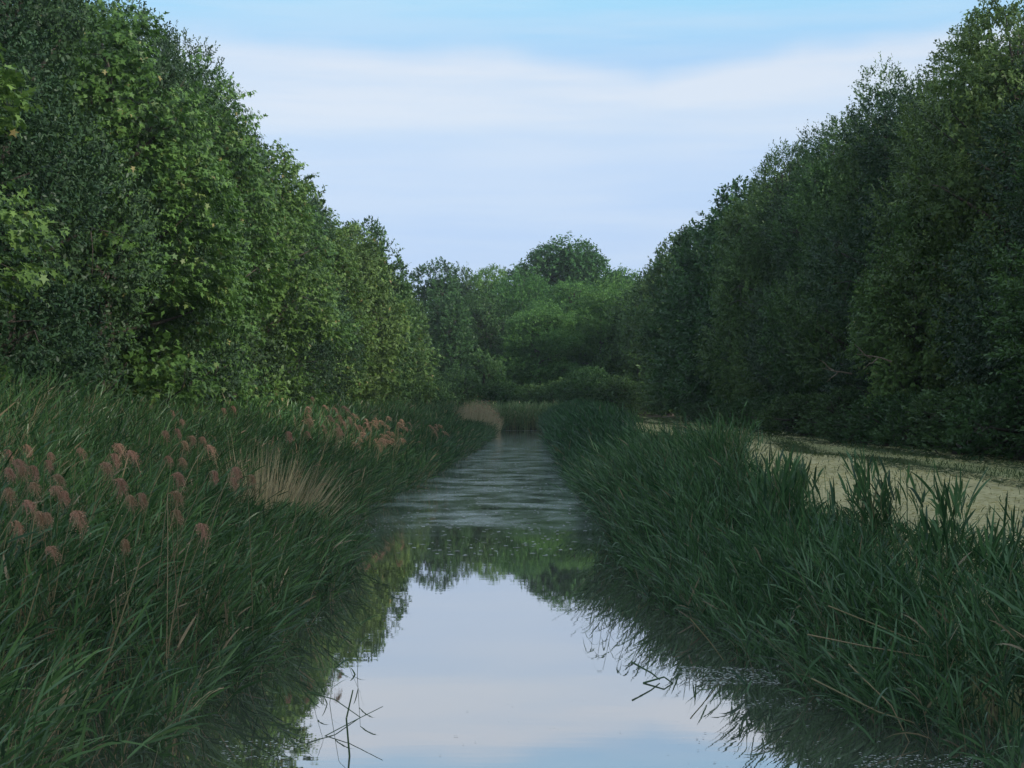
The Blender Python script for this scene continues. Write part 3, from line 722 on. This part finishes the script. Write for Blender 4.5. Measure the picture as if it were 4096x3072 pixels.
def build_plumes():
    pv = [plume_mesh('plume_mesh', U(.12, .17), n=120, droop=U(.8, 1.3), w=.0024) for _ in range(5)]
    zpts = [(215,385),(955,380),(1100,415),(1160,480),(1045,560),(1120,545),(1285,600),(1320,670),(1215,590),(1160,630),(715,660),(700,720),(490,690),(300,710),
            (280,760),(130,660),(320,870),(60,780),(100,800),(20,830),(10,690),(170,800),(180,930),(310,960),(380,970),(130,1050),(20,960),(270,1120),(210,1110),(50,1170),
            (815,1000),(885,980),(1085,980),(1105,1100),(1480,880),(1500,810),(1600,860),(635,785),(810,715),(1150,750),(1060,740),(1100,860),(790,1280),(290,1350),(1360,830),
            (2015,325),(1430,400),(1490,385),(1975,560),(1970,480),(1850,560),(2180,450),(2160,540),(1270,1180),(725,890),(460,1110)]
    pts = [(a / 3.0, b / 3.0 + 756) for a, b in zpts]
    bands = [('topmost', 0, 930), ('upper', 930, 985), ('middle', 985, 1045), ('lower', 1045, 1090), ('lowest', 1090, 2000)]
    for bn, y0, y1 in bands:
        row = sorted(p for p in pts if y0 <= p[1] < y1)
        for i, (px, y) in enumerate(row):
            ztab = np.interp(y, [860, 884, 943, 1049, 1123, 1210], [1.66, 1.50, 1.27, 1.12, .98, .78])
            d = max(6.8, min(24, (EYE - ztab) * FPX / max(y - 870, 8)))
            if y < 880: d = 24
            z = EYE - (y - 870) / FPX * d; x = (px - 1140) / FPX * d
            bx = x - U(-.05, .50); by = d + U(-.2, .25); gz = float(max(ground(bx, by), -.2))
            t = empty('plumed_reed', (bx, by, gz))
            tip = (x - bx, d - by, z - gz + .04)
            nth = 'leftmost' if i == 0 else (od(i) + ' from the left')
            where = 'in front of the left reeds' if bn != 'topmost' else 'above the left reeds'
            tag(t, f'drooping rusty reed plume, {nth} in the {bn} tier of near plumes', 'reed', 'drooping plumed reeds on the near left bank')
            link('stem', stem_mesh('plume_stem', (0, 0, -.05), tip, U(-.1, .8), .0032), t)
            p = link('plume', pv[rng.integers(5)], t, tip); p.rotation_euler = (0, U(-.1, .5), U(-.7, .7)); s = U(.6, .95); p.scale = (s, s, s)
    # far patches of plumes
    fp = plume_mesh('far_plume_mesh', .15, 40, .8, .007)
    fs = stem_mesh('far_plume_stem', (-.12, 0, -1.0), (0, 0, 0), .2, .006)
    def patch(n, x0, x1, y0, y1, d0, d1, label, group):
        for k in range(n):
            px, y, d = U(x0, x1), U(y0, y1), U(d0, d1)
            x = (px - 1140) / FPX * d; z = EYE - (y - 870) / FPX * d
            t = empty('plumed_reed', (x, d, float(ground(x, d))))
            tag(t, label, 'reed', group)
            h = z - t.location.z
            s = link('stem', fs, t, (0, 0, h)); s.scale = (1, 1, (h + .05) / 1.0)
            p = link('plume', fp, t, (0, 0, h)); p.rotation_euler = (0, U(-.2, .4), U(-1, 1)); q = U(.8, 1.25); p.scale = (q, q, q)
    patch(46, 750, 865, 898, 962, 24, 31, 'small pinkish plumed reed in the hazy patch halfway along the left bank', 'pinkish plumed reeds halfway along the left bank')
    patch(16, 650, 760, 870, 950, 22, 28, 'small plumed reed scattered left of the pinkish patch on the left bank', 'scattered plumed reeds between straw clump and pinkish patch')
    patch(24, 865, 960, 915, 960, 32, 42, 'tiny faded plumed reed right of the pinkish patch on the left bank', 'faded plumed reeds beyond the pinkish patch')

def build_straw():
    # lodged dry clump in the left reeds
    g = Geo(); n = 560; bx, by = -2.92, 16.2
    z0 = float(ground(bx, by)); th = U(0, 2 * math.pi, n); r = .42 * np.sqrt(U(0, 1, n))
    B = np.stack([r * np.cos(th) * .9, r * np.sin(th) * 1.6, np.full(n, -.05)], 1)
    fan = (B[:, 0] / .38 + 1) / 2
    ang = np.clip(fan * .80 + rng.normal(size=n) * .2 - .16, -.4, 1.2)
    L_ = 1.48 * U(.5, 1.06, n) * (1 - .28 * fan)
    ribbons(g, B, np.stack([np.sin(ang), rng.normal(size=n) * .12 - .05, np.cos(ang)], 1), L_, U(.007, .012, n), U(.03, .16, n), 5, np.clip(rng.normal(.5, .25, n), 0, .88), w0=1.0, bend=np.array([.2, 0, -.5]))
    t = empty('straw_reed_clump', (bx, by, z0)); tag(t, 'fan of dry straw-coloured reed stalks leaning right in the left reed bed', 'dry reeds')
    n2 = 60; q = rng.integers(0, n, n2)
    d_ = nrm(np.stack([np.sin(ang), 0 * ang, np.cos(ang)], 1))
    ribbons(g, B[q] + d_[q] * L_[q][:, None] * .97, d_[q] + rng.normal(size=(n2, 3)) * .3, U(.05, .12, n2), np.full(n2, .012), U(.2, .8, n2), 2, U(.3, .9, n2), 1)
    o = link('stalks', g.mesh('straw_stalks', [M['straw'], M['plume']]), t); o['kind'] = 'stuff'
    # pale clump at the far bend
    g = Geo(); n = 2200; x = U(-1.9, .35, n); d = U(-6, 6, n); h = np.interp(x, [-1.9, -1.1, -.3, .35], [1.5, 1.85, 1.5, .8]) + rng.normal(size=n) * .20 + .12 * np.sin(d * 1.9 + x * 3)
    bx, by = -1.85, 72.0
    B = np.stack([x, d, np.full(n, -.3)], 1)
    ribbons(g, B, np.stack([U(.0, .34, n), rng.normal(size=n) * .1, np.ones(n)], 1), h, np.full(n, .017), U(.0, .08, n), 3, np.clip(rng.normal(.5, .2, n), 0, .9), w0=1.0)
    t = empty('straw_reed_clump', (bx, by, .1)); tag(t, 'pale pinkish straw reeds overhanging the water at the far bend of the left bank', 'dry reeds')
    n2 = 420; q = rng.integers(0, n, n2)
    ribbons(g, B[q] + np.array([0, 0, 1.0]) * (h[q] * U(.8, .98, n2))[:, None] + np.array([.2, 0, 0]) * h[q][:, None], rng.normal(size=(n2, 3)) * .5 + np.array([.6, 0, .5]), U(.12, .25, n2), np.full(n2, .03), U(.3, .9, n2), 2, U(.2, .9, n2), 1)
    o = link('stalks', g.mesh('far_straw_stalks', [M['straw'], M['plume']]), t); o['kind'] = 'stuff'

def build_stray():
    """single reeds standing or lying in the open water"""
    def reed(x, d, height, lx, ly, nl, name, label, group=None, mat='reed_r', droop=.9, LL=.22, w=.014, r=.0032, dirx=0):
        gz = min(float(ground(x, d)), -.05)
        t = empty(name, (x, d, gz)); tag(t, label, 'reed', group)
        g = Geo(); s = np.linspace(0, 1, 8)[:, None]
        P = np.array([0, 0, 0]) + s * np.array([0, 0, height - gz]) + s ** 1.6 * np.array([lx, ly, 0])
        tube(g, P, np.linspace(r, r * .5, 8), .4, 5)
        link('stem', g.mesh('stray_stem', M[mat], True), t)
        f = np.linspace(.45, 1, nl)
        for q in f:
            g = Geo(); p = np.array([[0, 0, 0]]) + q * np.array([0, 0, height - gz]) + q ** 1.6 * np.array([lx, ly, 0])
            a = U(0, 6.28); dv = np.array([[math.cos(a) * .6 + dirx, math.sin(a) * .5, .75]])
            ribbons(g, p, dv, np.array([LL * U(.7, 1.15)]), np.array([w * U(.8, 1.2)]), np.array([droop * U(.6, 1.3)]), 5, np.array([U(.1, .6)]))
            link('leaf', g.mesh('stray_leaf', M[mat]), t)
    G1 = 'reeds hanging over the water from the right bank'
    spots = [(.72, 12.6, .62, -.10), (.80, 12.2, .48, -.14), (.66, 13.4, .70, -.06), (.92, 11.6, .55, -.20), (.74, 14.3, .66, -.12), (.86, 12.9, .80, -.18), (.98, 10.8, .42, -.22)]
    names = ['tallest drooping reed', 'low drooping reed', 'thin upright reed', 'reed with long hanging leaves', 'farther drooping reed', 'arching reed', 'nearest short reed']
    for (x, d, h, lx), nm in zip(spots, names):
        reed(x, d, h, lx, -.05, 6, 'water_reed', f'{nm} leaning over open water off the right bank', G1, 'reed_r', 1.1, dirx=-.2)
    G2 = 'dark reeds standing in open water off the left bank'
    spots = [(-1.30, 7.0, .26, .10, 'dark short reed standing in open water at bottom left'), (-1.10, 7.6, .30, .10, 'thin reed with short leaves off the left bank'),
             (-1.02, 8.4, .30, .04, 'single reed farthest out off the left bank'),
             (-1.45, 8.9, .50, .18, 'taller dark reed at the edge of the left reeds'), (-1.52, 10.6, .55, .28, 'dark reed tip reaching right over the reflection of the left trees')]
    for x, d, h, lx, lab in spots:
        reed(x, d, h, lx, -.04, 5, 'water_reed', lab, G2, 'reed_l', .3, .14, .009, r=.0024, dirx=.3)
    G3 = 'reed sprouts in the water at bottom right'
    spots = [(1.35, 7.1, .28, 'small green reed sprout left of the bottom right reeds'), (1.62, 6.7, .35, 'bushy green reed sprout in the bottom right water'), (1.85, 6.5, .30, 'low reed sprout near the bottom right corner'),
             (1.2, 7.9, .30, 'reed sprout standing left of the floating debris band'), (2.0, 6.2, .34, 'green reed sprout at the bottom edge on the right')]
    for x, d, h, lab in spots:
        reed(x, d, h, U(-.08, .05), -.02, 6, 'water_reed', lab, G3, 'reed_r', .35, .2, .013)
    # broken stalks
    def stalk(pts, r, label, group=None, mat='cane', loc=(0, 0, 0)):
        g = Geo(); P = np.asarray(pts, float); s = np.linspace(0, 1, 7); q = np.linspace(0, 1, len(P))
        Q = np.stack([np.interp(s, q, P[:, k]) for k in range(3)], 1)
        tube(g, Q, np.linspace(r, r * .6, 7), .4, 5)
        o = link('broken_reed_stalk', g.mesh('stalk', M[mat], True), None, loc); tag(o, label, 'reed stalk', group)
    stalk([(0, 0, -.06), (-.02, 0, .17), (.01, 0, .30)], .005, 'short black bare stick standing in the water at bottom left', mat='reed_l', loc=(-.80, 6.45, 0))
    stalk([(0, 0, -.04), (.2, .1, .05), (.36, .1, .13)], .0028, 'dark broken stalk rising right from the bottom left water', mat='reed_l', loc=(-1.06, 6.8, 0))
    stalk([(0, 0, .13), (.14, 0, .09), (.27, 0, .0)], .0035, 'dark broken stalk sloping down to the right off the left bank', mat='reed_l', loc=(-1.12, 7.25, 0))
    stalk([(0, 0, .0), (.12, 0, .035), (.17, 0, .0)], .006, 'bent dark reed piece floating alone in open water', mat='reed_r', loc=(.66, 8.15, 0))
    stalk([(0, 0, .11), (.11, 0, .05), (.16, 0, .01)], .006, 'dark leaf blade poking up beside the floating reed piece', mat='reed_r', loc=(.60, 8.2, 0))
    stalk([(0, 0, .34), (.18, -.1, .16), (.26, -.15, -.02)], .004, 'pale dry stalk slanting into the water at lower right', loc=(1.55, 6.9, 0))
    stalk([(0, 0, .52), (.25, 0, .42), (.55, 0, .30)], .004, 'pale dry stalk lying across the dark right reeds', loc=(1.6, 7.6, 0))
    stalk([(0, 0, .40), (.3, 0, .34), (.65, 0, .28)], .004, 'dry stalk lying level low in the right reeds', loc=(1.45, 7.4, 0))
    stalk([(0, 0, .26), (.3, -.1, .12), (.5, -.1, .06)], .004, 'dry stalk sloping down right over the water at lower right', loc=(1.38, 6.95, 0))
    stalk([(0, 0, .30), (.12, 0, .16), (.2, 0, .05)], .004, 'short straw stalk leaning in the right shallows', loc=(.98, 8.6, 0))
    # long tan canes in the left bed
    for (px0, y0, px1, y1, d, lab) in ((170, 1640, 312, 1180, 6.6, 'long bright tan cane slanting up through the near left reeds'), (0, 1560, 88, 1240, 6.9, 'tan cane at the left edge of the near reeds'),
                                       (20, 1500, 78, 1080, 7.4, 'upright tan cane close to the left edge'), (118, 1640, 150, 1400, 6.5, 'short tan cane low in the left corner')):
        a = np.array([(px0 - 1140) / FPX * d, 0, EYE - (y0 - 870) / FPX * d]); b = np.array([(px1 - 1140) / FPX * d, 0, EYE - (y1 - 870) / FPX * d])
        stalk([(0, 0, 0), tuple((b - a) * .55 + np.array([.0, 0, .02])), tuple(b - a)], .0045, lab, 'bare tan canes in the near left reeds', loc=(a[0], d, a[2]))

def build_litter():
    # cut hay and turf on the mown strip
    g = Geo(); n = 60000
    d = 6 + 60 * rng.random(n) ** 1.7; x = U(2.6, 7.4, n); wob = x + .45 * np.sin(d * .33) - .1
    ok = (x > XR(d) + 1.3) & (np.abs(wob - 5.15) > .3 * rng.random(n) ** .3) & (np.abs(wob - 6.45) > .22 * rng.random(n) ** .3) & ((x < 5.2) | (rng.random(n) < .45)); x, d = x[ok], d[ok]; n = len(x)
    a = U(0, 2 * math.pi, n)
    ribbons(g, np.stack([x, d, ground(x, d) + .012], 1), np.stack([np.cos(a), np.sin(a), U(.0, .35, n)], 1), U(.03, .10, n), U(.003, .007, n) * np.interp(d, [8, 60], [1, 2.5]), U(.0, .3, n), 2, U(0, .9, n))
    tag(link('cut_hay', g.mesh('cut_hay', M['hay'])), 'dry pale hay lying on the mown strip along the right bank', 'hay', kind='stuff')
    g = Geo(); n = 62000
    d = 6 + 70 * rng.random(n) ** 1.6; x = U(2.6, 7.6, n)
    wob = x + .45 * np.sin(d * .33) - .1
    ok = (np.abs(wob - 5.15) < .34) | (np.abs(wob - 6.35) < .26) | (x > 6.8) | (rng.random(n) < .12)
    ok &= x > XR(d) + 1.3
    x, d = x[ok], d[ok]; n = len(x)
    ribbons(g, np.stack([x, d, ground(x, d) - .01], 1), rng.normal(size=(n, 3)) * np.array([.4, .4, 0]) + np.array([0, 0, 1.0]), U(.04, .11, n), U(.005, .010, n) * np.interp(d, [8, 60], [1, 2.5]), U(.0, .5, n), 2, U(0, .9, n))
    tag(link('short_grass', g.mesh('short_grass', M['turf'])), 'green stubble grass in strips on the mown track', 'grass', kind='stuff')
    # floating flecks and a painted reflection line
    g = Geo(); P = []
    def band(n, px0, px1, y0, y1, s):
        y = U(y0, y1, n); d = EYE * FPX / (y - 870); x = (U(px0, px1, n) - 1140) / FPX * d
        P.append(np.stack([x, d, np.full(n, .004), np.full(n, s)], 1))
    band(420, 1470, 1680, 1438, 1478, .020); band(120, 1380, 1480, 1278, 1292, .022); band(120, 1560, 1850, 1505, 1530, .016)
    band(200, 1850, 2150, 1625, 1655, .016); band(90, 480, 660, 1600, 1640, .018); band(70, 560, 700, 1320, 1345, .02)
    band(160, 640, 860, 1120, 1160, .03); band(520, 860, 1300, 950, 1200, .06); band(160, 1085, 1165, 929.2, 930.4, .16); band(60, 880, 1500, 1240, 1650, .010); band(60, 1500, 1900, 1560, 1660, .014)  # the thin far band paints the bright reflection along the end waterline
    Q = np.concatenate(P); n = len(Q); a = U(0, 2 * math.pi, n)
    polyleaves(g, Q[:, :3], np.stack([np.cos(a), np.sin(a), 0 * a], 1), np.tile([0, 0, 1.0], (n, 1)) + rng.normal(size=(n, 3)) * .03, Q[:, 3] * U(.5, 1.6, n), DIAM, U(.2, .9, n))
    m = leaf_mat('flecks_and_glint', (0.16, 0.2, 0.16), (0.5, 0.52, 0.48), trans=0.05, spec=.6)
    tag(link('floating_debris_and_glint', g.mesh('floating_debris_and_glint', m)), 'pale leaf bits and flecks floating on the canal, with a painted reflection line far off', 'debris', kind='stuff')

def build_haze():
    g = Geo(); x0, x1, y0, y1, z0, z1 = -330, 330, -66, 630, -1.6, 17.5
    V = [(x, y, z) for z in (z0, z1) for x, y in ((x0, y0), (x1, y0), (x1, y1), (x0, y1))]
    g.add(V, [(3, 2, 1, 0), (4, 5, 6, 7), (0, 1, 5, 4), (1, 2, 6, 5), (2, 3, 7, 6), (3, 0, 4, 7)], .5)
    m, nt = newmat('haze'); v = nt.nodes.new('ShaderNodeVolumePrincipled')
    v.inputs['Color'].default_value = (.86, .93, 1.0, 1); v.inputs['Density'].default_value = HAZE; v.inputs['Anisotropy'].default_value = .2
    o = nt.nodes.new('ShaderNodeOutputMaterial'); nt.links.new(v.outputs[0], o.inputs['Volume'])
    tag(link('haze', g.mesh('haze', m)), 'thin even evening haze over the canal', 'haze', kind='stuff')

build_ground()
build_water()
build_trees()
build_reeds()
build_plumes()
build_straw()
build_stray()
build_litter()
if HAZE: build_haze()
